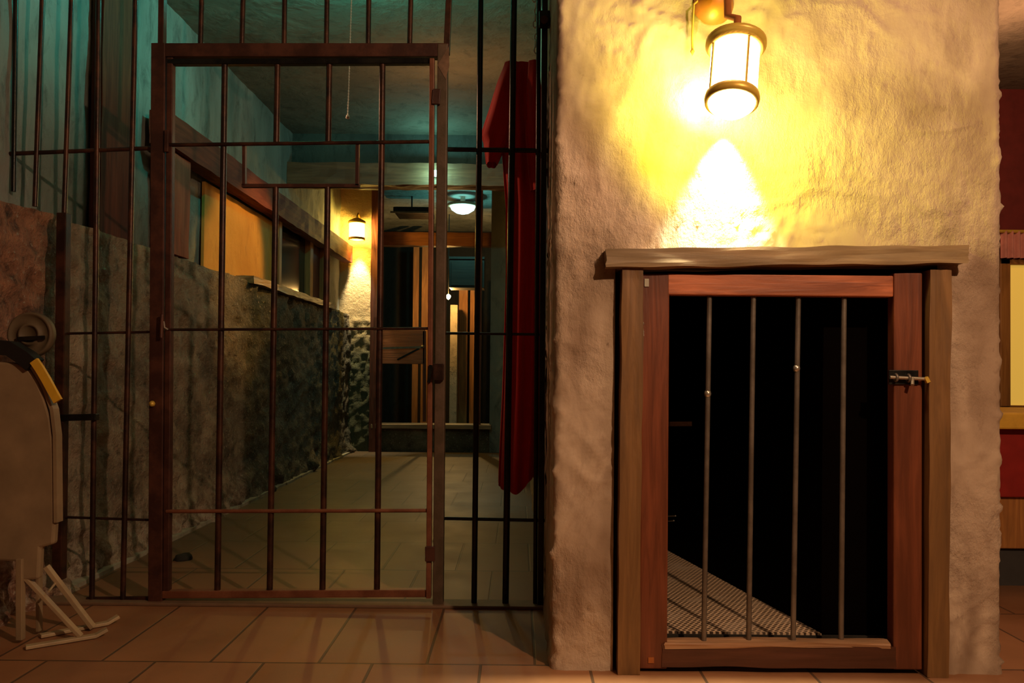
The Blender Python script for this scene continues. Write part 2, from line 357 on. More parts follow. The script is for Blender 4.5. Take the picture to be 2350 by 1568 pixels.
# low stone wall at the left, rubble-footed, with the ledge on top
def stone(p):
    d = fr(p, 2.2) * .016 + fr(p, 9, 4) * .019
    d += max(0, noise.noise(p * 17)) * .024 - max(0, noise.noise(p * 12 + Vector((5, 5, 5)))) * .02
    foot = max(0, .28 - p.z) / .28
    return d + foot * (.045 + .07 * max(0, noise.noise(p * 8)) + .04 * noise.noise(p * 19))
ys = []; y = .7
while y < YB + .1: ys.append(y); y += .022 if y < 5.2 else .045
nz = 66; vs = []; fs = []
for y in ys:
    zt = ZL + .014 * noise.noise(Vector((0, y * 3, 0)))
    for k in range(nz + 1):
        z = zt * k / nz; p = Vector((XL, y, z)); vs.append((XL - .03 + stone(p), y, z))
    vs.append((XL - .05, y, zt + .004)); vs.append((XL - .3, y, zt + .01))
n1 = nz + 3
for i in range(len(ys) - 1):
    for k in range(n1 - 1): fs.append((i * n1 + k, (i + 1) * n1 + k, (i + 1) * n1 + k + 1, i * n1 + k + 1))
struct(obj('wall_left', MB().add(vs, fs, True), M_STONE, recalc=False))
# the wall above the ledge, with the window opening
wy0, wy1 = PX(636, 560, XU + .04).y, PX(737, 560, XU + .04).y
wz0, wz1 = ZL + .02, 2.17
ys = [.7 + .05 * k for k in range(int((YB - .6) / .05) + 1)]; zs = [ZL - .05 + (ZC - ZL + .05) * k / 30 for k in range(31)]
vs = []; fs = []
for y in ys:
    for z in zs: p = Vector((XU, y, z)); vs.append((XU + fr(p, 3) * .012 + fr(p, 11, 3) * .005, y, z))
for i in range(len(ys) - 1):
    for k in range(30):
        if wy0 < ys[i] < wy1 - .05 and wz0 < zs[k] < wz1 - .03: continue
        fs.append((i * 31 + k, (i + 1) * 31 + k, (i + 1) * 31 + k + 1, i * 31 + k + 1))
struct(obj('wall_left_upper', MB().add(vs, fs, True), M_TEAL, recalc=False))
struct(obj('wall_behind_window', MB().add([(XU - .5, wy0 - .4, wz0 - .2), (XU - .5, wy1 + .4, wz0 - .2), (XU - .5, wy1 + .4, wz1 + .3), (XU - .5, wy0 - .4, wz1 + .3)], [(0, 1, 2, 3)]), M_DARK))
bl = MB()
for k in range(26):
    ya = YF + .15 + k * (YB - YF - .2) / 26; yb = ya + (YB - YF - .2) / 26
    bl.box((XL - .05, ya, 0), (XL + .045 + .012 * noise.noise(Vector((ya * 4, 0, 0))), yb, .018))
struct(obj('baseboard_left', bl, M_STRIP))
# threshold strip under the fence
struct(obj('trim_1', MB().box((XL, YF - .045, 0), (XR, YF + .045, .012)), flat('worn_threshold', (.20, .115, .065), .6), bevel=.003))

# back of the block: lit pier on the left, low wall under the opening, right pier
def grid_xz(x0, x1, z0, z1, Y, amp, st, skip=None):
    nx = max(2, int((x1 - x0) / st)); nzz = max(2, int((z1 - z0) / st)); mb = MB(); vs = []
    for i in range(nx + 1):
        for k in range(nzz + 1):
            x = x0 + (x1 - x0) * i / nx; z = z0 + (z1 - z0) * k / nzz; p = Vector((x, Y, z))
            a = amp * (1 if z < 1.45 else .25); vs.append((x + (noise.noise(p * 14) * .02 if i == nx else 0), Y - abs(fr(p, 7)) * a - max(0, noise.noise(p * 22)) * a * .7, z))
    mb.add(vs, [(i * (nzz + 1) + k, (i + 1) * (nzz + 1) + k, (i + 1) * (nzz + 1) + k + 1, i * (nzz + 1) + k + 1) for i in range(nx) for k in range(nzz)], True); return mb
px0, px1 = XU - .1, P(857, 700, YB).x; ox1 = P(1126, 700, YB).x; zs0 = P(960, 976, YB).z
def pier(name, x0, x1, z1, mat, amp):
    mb = grid_xz(x0, x1, 0, z1, YB, amp * .6, .022); mb.box((x0, YB + .01, 0), (x1, YB + .3, z1)); return struct(obj(name, mb, mat, recalc=False))
m = N('back_pier'); a = m.noise(4, 8, .65); b = m.noise(24, 8, .7); sx = m.n('ShaderNodeSeparateXYZ'); m.l(m.co, sx.inputs[0])
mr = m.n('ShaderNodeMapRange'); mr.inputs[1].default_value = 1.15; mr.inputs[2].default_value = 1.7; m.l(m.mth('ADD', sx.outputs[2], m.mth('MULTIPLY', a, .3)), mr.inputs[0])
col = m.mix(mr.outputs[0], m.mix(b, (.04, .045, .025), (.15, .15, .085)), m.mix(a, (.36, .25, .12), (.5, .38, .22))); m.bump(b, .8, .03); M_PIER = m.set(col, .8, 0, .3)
pier('wall_back_left', px0, px1, ZC, M_PIER, .035)
pier('wall_back_low', px1, ox1, zs0 - .03, M_STONE, .03)
pier('wall_back_right', ox1, XR + .05, ZC, M_TEAL, .02)
struct(obj('wall_far', MB().box((-2.4, 12.3, 0), (.4, 12.4, ZC + .2)), M_DARK))
struct(obj('wall_far_left', MB().box((-2.4, YB + .3, 0), (-2.3, 12.3, ZC + .2)), M_DARK))
struct(obj('wall_far_right', MB().box((.25, YB + .3, 0), (.35, 12.3, ZC + .2)), M_TEAL))
# crossbeam with plaster soffit above
zb0, zb1 = P(900, 430, YX).z, P(900, 381, YX).z
struct(obj('wall_above_crossbeam', MB().box((XU, YX + .03, zb1 - .02), (XR + .03, YX + .15, ZC)), plaster('dark_grey_plaster', (.11, .12, .105), (.07, .075, .068), (.035, .035, .03), .6)))
cb = obj('crossbeam', MB().rough((XU, YX, (zb0 + zb1) / 2), (XR + .03, YX, (zb0 + zb1) / 2), zb1 - zb0, .2, .012, up=(0, 1, 0), n=30, seed=3), WBX)
tag(cb, 'long brown wooden beam crossing the passage under the ceiling', 'beam')
# beam along the left wall, posts and window frame
zt, zu = PX(410, 268, XL).z, PX(450, 371, XL).z
yb0 = PX(388, 300, XL).y
sb = obj('wall_beam', MB().rough((XL - .052, yb0, (zt + zu) / 2), (XL - .052, YB - .05, (zt + zu) / 2), zt - zu, .10, .008, up=(1, 0, 0), n=40, seed=5), WBY)
tag(sb, 'dark red-brown beam running along the left wall above the ledge', 'beam')
pa, pb = PX(404, 460, XL).y, PX(446, 460, XL).y
o = obj('wooden_post', MB().rough((XL - .075, (pa + pb) / 2, ZL + .012), (XL - .075, (pa + pb) / 2, zu - .012), pb - pa, .10, .006, up=(1, 0, 0), n=16, seed=6), wood('red_post_wood', (.34, .09, .04), (.24, .06, .026), 2, .7, 1, .2))
tag(o, 'short reddish post on the ledge, holding up the wall beam', 'post')
pa, pb = PX(228, 300, XU + .06).y, PX(303, 300, XU + .06).y
o = obj('wooden_column', MB().rough((XU + .045, (pa + pb) / 2, ZL + .015), (XU + .045, (pa + pb) / 2, ZC), pb - pa, .05, .006, up=(1, 0, 0), n=24, seed=8), wood('maroon_wood', (.13, .034, .016), (.07, .018, .010), 2, .75, 1, .15))
tag(o, 'tall dark brown column on the ledge behind the left fence bars', 'column')
win = bpy.data.objects.new('window_1', None); COL.objects.link(win); win.location = (XU, (wy0 + wy1) / 2, wz0); struct(win)
fx = XU + .06; w_ = .075
f_ = MB(); zt2 = wz1 + .02
f_.box((fx - .08, wy0 - w_, wz0), (fx + .02, wy0, zt2)).box((fx - .08, wy1, wz0), (fx + .02, wy1 + w_, zt2)).box((fx - .08, wy0 - w_, zt2 - .07), (fx + .02, wy1 + w_, zt2))
obj('window_frame', f_, WPZ, win, bevel=.006)
obj('window_sill', MB().rough((XL - .07, wy0 - .9, ZL + .012), (XL - .07, wy1 + .15, ZL + .012), .05, .16, .008, up=(1, 0, 0), n=30, seed=9), wood('sill_wood', (.40, .26, .12), (.28, .17, .08), 1), win)
ym = PX(701, 590, XU).y
obj('mullion', MB().box((fx - .07, ym - .05, wz0), (fx, ym + .05, wz1)), WPZ, win, bevel=.005)
obj('shutter', MB().box((fx - .06, ym + .16, wz0), (fx - .03, wy1, wz1)), WBZ, win, bevel=.004)
pn = obj('orange_light_panel', MB().box((XU + .018, PX(446, 520, XU).y + .06, ZL), (XU + .036, wy0 - .1, zu - .012)), plaster('orange_panel', (.58, .30, .06), (.46, .22, .04), (.30, .14, .03), .4)); tag(pn, 'added panel with orange light in its colour on the left wall, between reddish post and window', 'panel')  # orange lamplight on the wall put into this added panel's colour
# pane of dark glass behind the mullion
m = N('dark_glass'); m.set((.01, .012, .012), .12, 0, .5); obj('pane', MB().box((fx - .06, wy0, wz0), (fx - .052, ym + .16, wz1)), m.m, win)

# ------------------------------------------------------------------ iron fence and gate
M_OLIVE = iron('olive_brown_iron', (.085, .055, .030), (.13, .08, .05), .5, .15); M_RUST = iron('bright_rusty_iron', (.16, .05, .022), (.24, .085, .04), .5, .15)
FB = thing('iron_bar_fence', 'rusty iron bar fence fixed across the passage around the gate', 'fence', (P(690, 1380, YF).x, YF, 0))
def bar(name, a, b, r, mat, par, Y=YF, n=12): return obj(name, MB().cyl(P(*a, Y), P(*b, Y), r, n), mat, par)
def flatbar(name, a, b, w, d, mat, par, Y=YF): return obj(name, MB().bar(P(*a, Y), P(*b, Y), w, d), mat, par, bevel=.003)
k_ = YF / F
def top(a, b):                             # carry a bar on up to the ceiling
    (x0, y0), (x1, y1) = a, b
    A = P(x0, y0, YF); B = P(x1, y1, YF); t = (ZC - A.z) / (A.z - B.z); return A + (A - B) * t, B
def tallbar(a, b, r, mat):
    A, B = top(a, b); return obj('bar', MB().cyl(A, B, r, 12), mat, FB)
tallbar((36, 30), (31, 440), 5.5 * k_, M_IRONB)
tallbar((96, 30), (80, 474), 5.5 * k_, M_IRON)
tallbar((163, 30), (147, 500), 5.5 * k_, M_IRON)
tallbar((226, 30), (211, 1378), 6 * k_, M_IRON)
tallbar((310, 30), (282, 1380), 6 * k_, M_IRON)
for xa, xb in ((462, 460), (557, 555), (653, 652), (750, 749), (846, 845), (942, 940)):
    A, B = top((xa, 30), (xb, 110)); A, B = A, P(xb, 110, YF); obj('bar', MB().cyl(A, B, 6 * k_, 12), M_IRON, FB)
tallbar((1103, 30), (1088, 1384), 6.5 * k_, M_IRONB)
tallbar((1179, 30), (1160, 1386), 7.5 * k_, M_IRONB)
tallbar((1236, 60), (1228, 1386), 5 * k_, M_IRONB)
A, B = top((1250, 30), (1240, 1386)); flat_ = obj('end_post', MB().bar(A, B, .022, .05), M_IRONB, FB, bevel=.003)
obj('end_post', MB().bar(P(147, 490, YF), P(136, 1330, YF), 22 * k_, .04), M_IRON, FB, bevel=.003)
flatbar('gate_post', (369, 104), (362, 1382), 32 * k_, .05, M_IRONR, FB)
A, B = top((373, 30), (372, 106)); obj('gate_post_extension', MB().bar(A, P(372, 106, YF), 13 * k_, .03), M_IRONR, FB, bevel=.002)
flatbar('gate_post', (1017, 106), (1006, 1386), 23 * k_, .05, M_OLIVE, FB)
A, B = top((1029, 30), (1025, 125)); obj('gate_post_extension', MB().bar(A, P(1025, 125, YF), 14 * k_, .03), M_IRON, FB, bevel=.002)
flatbar('gate_lintel', (355, 119), (1030, 119), 31 * k_, .044, M_IRONR, FB)
for a, b, r in (((0, 354), (352, 340), 5), ((140, 766), (350, 762), 3), ((140, 1187), (350, 1194), 3), ((200, 1376), (350, 1374), 6),
                ((1028, 343), (1262, 346), 5.5), ((1020, 765), (1250, 768), 3), ((1018, 1190), (1250, 1195), 4), ((1015, 1388), (1252, 1391), 5)):
    bar('rail', a, b, r * k_, M_IRON if b[0] < 800 else M_IRONB, FB, YF + .004)
flatbar('short_rail', (138, 959), (224, 957), 15 * k_, .03, M_IRONB, FB, YF - .01)
# small fittings on the fixed frame
obj('hasp', MB().box(P(376, 348, YF - .035), P(390, 300, YF - .02)), M_IRONR, FB, bevel=.002)
obj('weld_knob', MB().lathe([(0, -.012), (.008, -.010), (.012, 0), (.008, .010), (0, .012)], P(349, 927, YF - .034), (0, 1, 0), 14), M_BRASS, FB)
obj('weld_plate', MB().prism([P(1004, 150, YF - .027), P(1030, 106, YF - .027), P(1031, 150, YF - .027), P(1023, 182, YF - .027)], (0, .004, 0)), flat('scuffed_iron', (.26, .15, .09), .5, .3, .4, .5, 30), FB)

GT = thing('iron_gate', 'closed rusty iron bar gate with small hatch near its top', 'gate', P(690, 1368, YF))
YG = YF - .006
flatbar('stile', (393, 134), (384, 1366), 14 * k_, .03, M_IRONR, GT, YG)
flatbar('stile', (992, 136), (984, 1372), 11 * k_, .03, M_RUST, GT, YG - .012)
flatbar('top_rail', (386, 144), (996, 142), 13 * k_, .03, M_IRONB, GT, YG)
flatbar('bottom_rail', (376, 1363), (982, 1360), 17 * k_, .035, M_RUST, GT, YG)
bar('cross_rail', (386, 333), (990, 325), 4.5 * k_, M_IRON, GT, YG - .012)
bar('cross_rail', (384, 757), (986, 754), 3.2 * k_, M_IRON, GT, YG - .012)
bar('cross_rail', (382, 1174), (984, 1172), 4.5 * k_, M_RUST, GT, YG - .012)
rb = 7 * k_
for a, b in (((516, 145), (499, 1356)), ((637, 145), (634, 328)), ((633, 430), (619, 1356)), ((756, 145), (753, 328)), ((752, 430), (740, 1356)), ((878, 145), (865, 1356))):
    bar('bar', a, b, rb, M_IRON, GT, YG)
hf = MB().bar(P(556, 427, YG), P(826, 427, YG), 8 * k_, .02).bar(P(561, 328, YG), P(561, 427, YG), 7 * k_, .02).bar(P(821, 326, YG), P(820, 427, YG), 8 * k_, .02)
obj('hatch_frame', hf, M_IRONR, GT, bevel=.001)
obj('hinge', MB().bar(P(1003, 205, YG - .03), P(1001, 240, YG - .03), 17 * k_, .016), M_IRONR, GT, bevel=.002)
obj('hinge', MB().bar(P(987, 1254, YG - .03), P(987, 1288, YG - .03), 22 * k_, .016), M_IRONR, GT, bevel=.002)
lt = obj('latch', MB().bar(P(1007, 835, YG - .035), P(1006, 873, YG - .035), 24 * k_, .018), M_IRON, GT, bevel=.002)
obj('keeper', MB().bar(P(989, 838, YG - .035), P(984, 878, YG - .035), 7 * k_, .02), M_IRONB, lt)
obj('bolt_pin', MB().cyl(P(372, 722, YG - .04), P(370, 775, YG - .04), 4 * k_, 10), M_IRONR, GT)
obj('bolt_pin', MB().tube([P(385, 757, YG - .03), P(377, 752, YG - .035), P(375, 738, YG - .035)], 3 * k_, 8), M_BARC, GT)

# ------------------------------------------------------------------ red robe
YR = YF + .20
RB = thing('red_robe', 'long wide-sleeved red robe hanging behind the right fence bars', 'robe', P(1200, 1120, YR))
def loft(rows, nn, seed, depth, foldn, famp):
    """rows: (y_px, left_px, right_px); closed draped tube"""
    vs = []; n = nn
    for q, (yp, xl, xr) in enumerate(rows):
        a, b = P(xl, yp, YR), P(xr, yp, YR); c = (a + b) / 2; hw = (b.x - a.x) / 2; t = q / (len(rows) - 1)
        for k in range(n):
            th = 2 * math.pi * k / n; f = math.sin(th * foldn + seed + .5 * math.sin(t * 3)) * famp * min(1, t * 3 + .1)
            f += noise.noise(Vector((math.cos(th) * 1.5, math.sin(th) * 1.5, t * 3 + seed))) * famp
            vs.append((c.x + math.cos(th) * hw * (1 - .08 * abs(f) / max(famp, 1e-6)), c.y + math.sin(th) * depth * (.55 + .45 * min(1, t * 4)) + f, c.z))
    mb = MB().add(vs, [(q * n + k, q * n + (k + 1) % n, (q + 1) * n + (k + 1) % n, (q + 1) * n + k) for q in range(len(rows) - 1) for k in range(n)], True)
    mb.add(vs[:n], [tuple(range(n))]); return mb
def dense(rows, k):
    out = []
    for i in range(len(rows) - 1):
        for j in range(k): t = j / k; out.append(tuple(rows[i][c] + (rows[i + 1][c] - rows[i][c]) * t for c in range(3)))
    return out + [rows[-1]]
body = dense([(150, 1166, 1234), (175, 1152, 1240), (260, 1146, 1244), (350, 1150, 1247), (480, 1160, 1247), (600, 1160, 1246), (760, 1156, 1245), (900, 1151, 1244), (1040, 1144, 1240), (1090, 1142, 1236)], 6)
rb_ = loft(body, 64, 1.0, .075, 9, .014)
# ragged hem: tail dips at the middle
nn = 64
for k in range(nn):
    v = rb_.v[(len(body) - 1) * nn + k]; th = 2 * math.pi * k / nn
    v.z -= .055 * max(0, math.cos(th + 2.2)) + .02 * max(0, math.sin(th * 3))
bo = obj('body', rb_, M_CLOTH, RB)
sl = dense([(152, 1158, 1190), (200, 1140, 1196), (260, 1122, 1190), (318, 1102, 1182), (336, 1110, 1170), (352, 1112, 1157), (384, 1116, 1142)], 4)
so = obj('sleeve', loft(sl, 40, 2.3, .05, 5, .008), M_CLOTH, RB)
for v in so.data.vertices: v.co.y -= .035
sl = dense([(160, 1212, 1236), (230, 1206, 1242), (320, 1204, 1246), (400, 1210, 1247), (450, 1216, 1244)], 4)
so = obj('sleeve', loft(sl, 40, 4.1, .035, 4, .008), M_CLOTH, RB)
for v in so.data.vertices: v.co.y -= .085
# chain above the robe
CH = MB(); A = P(1229, 20, YR - .05); B = P(1232, 152, YR - .05)
top_ = A + (A - B) * ((ZC - A.z) / (A.z - B.z)); nL = int((top_ - B).length / .026)
for k in range(nL):
    c = B + (top_ - B) * ((k + .5) / nL) + Vector((.004 * math.sin(k * 1.7), 0, 0)); CH.torus(c, .0105, .0036, (1, .15, 0) if k % 2 else (.15, 1, 0), 14, 6, (1.35, .8), along=(0, 0, 1))
tag(obj('hanging_chain', CH, M_CHAIN), 'steel chain hanging from above, holding the red robe', 'chain')
LK = thing('iron_clamp', 'dark iron clamp at the fence top beside the plaster wall', 'clamp', P(1250, 60, YF - .03))
obj('jaw', MB().bar(P(1237, 45, YF - .035), P(1262, 45, YF - .035), 36 * k_, .03), M_IRONB, LK, bevel=.004)
obj('screw', MB().cyl(P(1249, 45, YF - .075), P(1249, 45, YF - .03), 9 * k_, 12), M_IRONR, LK)

# ------------------------------------------------------------------ light chain from the passage ceiling
PLX, PLY = -.86, 3.72
CL = thing('ceiling_light', 'ceiling light with glass bowl just above the picture edge in the passage', 'ceiling light', (PLX, PLY, ZC))
CL['label'] = 'cyan ceiling light of the passage, pull chain hanging from it'
obj('base', MB().lathe([(0, 0), (.05, 0), (.05, -.012), (.016, -.02), (.010, -.03), (.010, -.205), (0, -.205)], (PLX, PLY, ZC), (0, 0, 1)), M_ZINC, CL)
obj('bowl', MB().lathe([(.135, -.20), (.138, -.206), (.115, -.225), (.06, -.24), (0, -.244)], (PLX, PLY, ZC), (0, 0, 1)), M_ZINC, CL)
pc = MB(); tp = Vector((PLX, PLY, ZC - .03)); bt = P(798, 268, PLY)
tp.x = bt.x + .015
pc.cyl(tp, bt, .0022, 6)
nb = 60
for k in range(nb): pc.lathe([(0, -.006), (.0045, 0), (0, .006)], tp + (bt - tp) * (k / nb), (0, 0, 1), 6)
pc.lathe([(0, .014), (.007, .006), (.010, -.006), (0, -.012)], bt, (0, 0, 1), 10)
obj('pull_chain', pc, M_WHITE, CL)

# ------------------------------------------------------------------ barred wooden hatch in the plaster wall
DFR = thing('door_frame', 'thick pale wooden lintel and jambs around the low barred door', 'door frame', ((jl0 + jr1) / 2, YW, 0))
obj('jamb', MB().rough((( jl0 + jl1) / 2, YW + .035, 0), ((jl0 + jl1) / 2 + .004, YW + .035, zlint0), jl1 - jl0, .15, .004, n=30, seed=11), WJZ, DFR)
obj('jamb', MB().rough(((jr0 + jr1) / 2, YW + .035, 0), ((jr0 + jr1) / 2 + .006, YW + .035, zlint0), jr1 - jr0, .15, .004, n=30, seed=12), WJZ, DFR)
la, lb = P(1386, 600, YW + .005), P(2196, 590, YW + .005)
obj('lintel', MB().rough(la, lb, P(1800, 575, YW).z - P(1800, 615, YW).z, .12, .007, n=60, seed=13, subs=5), WLX, DFR)
YD = YW + .004
DR = thing('barred_wooden_door', 'low red-brown wooden door with four upright steel bars', 'door', (P(1790, 1500, YD).x, YD, 0))
def stile(x0, x1, yt, yb, mat, name, ax, dz=0):
    a0, a1 = P(x0, yt, YD), P(x1, yb, YD); return obj(name, MB().box((a0.x, YD - .022, a1.z), (a1.x, YD + .022, a0.z)), mat, DR, bevel=.004)
stile(1471, 1528, 630, 1530, WDZ, 'stile', 2); stile(2044, 2108, 628, 1532, WDZ, 'stile', 2)
stile(1529, 2043, 630, 683, WDX, 'top_rail', 0)
a0, a1 = P(1524, 1474, YD), P(2040, 1528, YD)
obj('bottom_rail', MB().rough((a0.x - .01, YD, (a0.z + a1.z) / 2), (a1.x + .01, YD, (a0.z + a1.z) / 2), a0.z - a1.z, .05, .004, n=40, seed=15), wood('dark_red_wood', (.11, .036, .017), (.075, .024, .011), 0, .45), DR)
kd = YD / F
obj('worn_lit_edge', MB().rough(P(1522, 1476, YD - .004), P(2036, 1476, YD - .004), 12 * kd, .046, .006, n=60, seed=16), wood('worn_lit_wood', (.50, .28, .14), (.34, .17, .08), 0, .6), DR)  # pale worn edge; the rail's lit top is also put into this colour
for i, (xa, xb) in enumerate(((1628, 1615), (1729, 1718), (1832, 1820), (1937, 1930))):
    b_ = obj('bar', MB().cyl(P(xa, 676, YD), P(xb, 1480, YD), 6 * kd, 14), M_BARC, DR)
    if i in (0, 2):
        c = P(*((1624, 904) if i == 0 else (1828, 846)), YD); obj('weld_bead', MB().lathe([(0, -.013), (.009, -.008), (.011, 0), (.009, .008), (0, .013)], c, (0, 0, 1), 12), M_ZINC, b_)
h_ = MB(); c0, c1 = P(1465, 722, YD - .03), P(1470, 772, YD - .03)
h_.bar(c0 + Vector((.002, 0, 0)), c1 + Vector((.002, 0, 0)), 13 * kd, .006); hg = obj('hinge', h_, M_ZINC, DR)
obj('screw', MB().lathe([(.006, 0), (.005, -.004), (0, -.005)], P(1474, 743, YD - .024), (0, 1, 0), 10), M_ZINC, hg); obj('screw', MB().lathe([(.006, 0), (.005, -.004), (0, -.005)], P(1474, 762, YD - .024), (0, 1, 0), 10), M_ZINC, hg)
hg = obj('hinge', MB().bar(P(1484, 640, YD - .023), P(1484, 658, YD - .023), 10 * kd, .004), M_ZINC, DR); obj('hinge', MB().bar(P(1494, 1509, YD - .023), P(1494, 1522, YD - .023), 13 * kd, .004), M_ORANGE, DR)
lt = obj('slide_bolt', MB().box(P(2040, 883, YD - .028), P(2106, 850, YD - .022)), M_IRONB, DR, bevel=.002)
obj('rod', MB().cyl(P(2042, 866, YD - .04), P(2122, 870, YD - .04), 4 * kd, 12), M_ZINC, lt)
obj('strap', MB().torus(P(2056, 867, YD - .038), .010, .004, (1, 0, 0), 14, 6), M_BARC, lt); obj('strap', MB().torus(P(2085, 868, YD - .038), .010, .004, (1, 0, 0), 14, 6), M_BARC, lt)
obj('knob', MB().cyl(P(2094, 869, YD - .042), P(2094, 884, YD - .055), 4 * kd, 10), M_ZINC, lt)
obj('keeper', MB().bar(P(2124, 866, YD - .042), P(2130, 878, YD - .042), 8 * kd, .012), M_BRASS, lt)

# hidden kennel behind the door: raised mat floor, added oblique wall
ZM = .075
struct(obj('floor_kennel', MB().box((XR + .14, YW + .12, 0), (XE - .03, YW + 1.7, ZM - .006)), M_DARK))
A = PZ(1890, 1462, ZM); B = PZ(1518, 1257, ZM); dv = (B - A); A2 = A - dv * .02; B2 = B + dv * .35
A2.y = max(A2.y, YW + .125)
struct(obj('wall_kennel_light_block', MB().prism([A2, B2, B2 + Vector((.9, .1, 0)), Vector((XE - .04, A2.y, ZM))], (0, 0, 1.5)), flat('black_shade_block', (.0022, .0011, .0007), .8, 0, .02)))  # black block added to cut the lit floor to a triangle
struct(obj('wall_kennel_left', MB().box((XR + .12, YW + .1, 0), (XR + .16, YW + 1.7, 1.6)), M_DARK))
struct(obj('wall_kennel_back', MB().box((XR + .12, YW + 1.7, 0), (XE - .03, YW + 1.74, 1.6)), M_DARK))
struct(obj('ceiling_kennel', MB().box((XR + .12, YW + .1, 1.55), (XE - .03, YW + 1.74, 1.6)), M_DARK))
mt = obj('perforated_mat', MB().prism([(XR + .17, YW + .13, ZM - .006), (A2.x, A2.y, ZM - .006), (B2.x, B2.y, ZM - .006), (XR + .17, B2.y, ZM - .006)], (0, 0, .006)), M_MAT)
tag(mt, 'tan perforated mat on the floor behind the barred wooden door', 'mat')
tdir = dv.normalized(); nrm = Vector((-tdir.y, tdir.x, 0)); nrm = nrm if nrm.x < 0 else -nrm
def onwall(px, py, off=.0):                # point on the oblique wall
    d = ray(px, py); n_ = Vector((tdir.y, -tdir.x, 0)); t = (A - CAM).dot(n_) / d.dot(n_); return CAM + d * t + nrm * off
a, b = onwall(1524, 973), onwall(1588, 973)
sh = MB().bar(a + nrm * .05, b + nrm * .05, .020, .10, up=nrm); tag(obj('plank_shelf', sh, wood('dusty_plank', (.75, .52, .38), (.5, .34, .24), 0, .6)), 'small dim plank shelf inside the low door at upper left', 'shelf')
rd = MB().cyl(onwall(1510, 1186, .02), onwall(1560, 1184, .02), .003, 8).cyl(onwall(1510, 1197, .02), onwall(1556, 1195, .02), .003, 8)
tag(obj('twin_rods', rd, M_ZINC), 'pair of thin metal rods inside the low door at left', 'rods')

# ------------------------------------------------------------------ wall lantern
YLm = YW - .25
lc = P(1684, 168, YLm); lx, lz = lc.x, lc.z; kl = YLm / F
LA = thing('wall_lantern', 'glowing bronze-banded glass wall lantern above the low barred door', 'lantern', (lx, YW, lz))
rr = 61 * kl; ax = Vector((.13, .26, 1)).normalized()
def LP(h): return lc + ax * (h * kl)
obj('glass', MB().cyl(LP(-70), LP(70), rr * .9, 40, caps=False), shade_glass('lantern_glass', (1, .95, .72), 12, .55), LA)
obj('cap', MB().lathe([(rr * .9, -.004), (rr * 1.02, -.006), (rr * 1.02, .004), (rr * 1.14, .008), (rr * 1.14, .020), (rr * .95, .030), (rr * .5, .045), (rr * .2, .053), (0, .055)], LP(66), ax), M_BRASS, LA)
obj('band', MB().lathe([(rr * .88, -.012), (rr * .99, -.012), (rr * 1.02, 0), (rr * .99, .012), (rr * .88, .012), (rr * .88, -.012)], LP(-70), ax), M_BRASS, LA)
obj('diffuser', MB().lathe([(rr * .88, -.004), (rr * .84, -.02), (rr * .6, -.036), (0, -.044)], LP(-70), ax), shade_glass('lantern_bottom', (1, .97, .8), 14, .4), LA)
e1 = ax.cross(Vector((0, 1, 0))).normalized(); e2 = ax.cross(e1)
for k in range(4):
    th = math.radians(105 + 90 * k); q = (e1 * math.cos(th) + e2 * math.sin(th)) * rr * .93
    obj('cage_rod', MB().cyl(LP(-70) + q, LP(66) + q, .0035, 8), M_BRASS, LA)
obj('bulb', MB().lathe([(0, .035), (.018, .025), (.024, 0), (.016, -.02), (0, -.03)], lc, ax, 16), glow('hot_bulb', (1, .9, .6), 8), LA)
pl = P(1640, 10, YW - .02)
obj('wall_plate', MB().lathe([(.062, 0), (.060, -.018), (.045, -.05), (.02, -.066), (0, -.068)], (pl.x, YW + .004, pl.z + .005), (0, 1, 0)), M_ORANGE, LA)
obj('arm', MB().tube([Vector((pl.x, YW - .03, pl.z + .02)), Vector((pl.x + .01, YW - .12, pl.z + .10)), LP(150) + Vector((-.02, .03, .02)), LP(150), LP(95)], .011, 12), M_ORANGE, LA)
cdp = [P(1592, 10, YW - .03), P(1590, 50, YW - .03), P(1588, 90, YW - .03), P(1589, 118, YW - .03)]
obj('cord', MB().tube([Vector((pl.x - .03, YW - .02, pl.z + .03))] + cdp, .0035, 8).lathe([(0, .012), (.007, 0), (0, -.014)], cdp[-1], (0, 0, 1), 8), M_BRASS, LA)

# ------------------------------------------------------------------ tan machine at the left edge
ym0 = PZ(62, 1482, .0).y; YA = ym0 + .02; YA2 = PZ(95, 1457, 0).y
MC = thing('curved_steel_cabinet', 'tan curved metal cabinet with yellow edge strip, on skid feet at the left', 'cabinet', (P(50, 1480, YA).x, YA, 0))
pr = [(-70, 828), (30, 832), (62, 842), (84, 872), (102, 915), (115, 960), (122, 1020), (125, 1100), (125, 1200), (122, 1250), (92, 1258), (88, 1330), (44, 1335), (40, 1290), (-70, 1285)]
obj('body', MB().prism([P(x, y, YA) for x, y in pr], (0, .03, 0)), M_TAN, MC, bevel=.008)
def strip(pts, w, d, Y):
    mb = MB(); lo = []; hi = []
    for i, (x, y) in enumerate(pts):
        x0, y0 = pts[max(i - 1, 0)]; x1, y1 = pts[min(i + 1, len(pts) - 1)]; dx, dy = x1 - x0, y1 - y0; L = math.hypot(dx, dy); nx, ny = -dy / L, dx / L
        lo.append(P(x + nx * w / 2, y + ny * w / 2, Y)); hi.append(P(x - nx * w / 2, y - ny * w / 2, Y))
    return mb.prism(lo + hi[::-1], (0, d, 0))
obj('rim', strip([(-60, 790), (20, 800), (56, 822), (78, 850), (100, 890), (118, 940), (125, 1000), (127, 1200)], 8, .034, YA - .004), M_TAN, MC)
obj('yellow_strip', strip([(76, 828), (88, 845), (104, 872), (118, 898), (131, 921)], 19, .012, YA - .02), M_YEL, MC)
obj('black_strap', strip([(-60, 792), (18, 800), (52, 822), (70, 838)], 34, .05, YA - .014), M_BLK, MC)
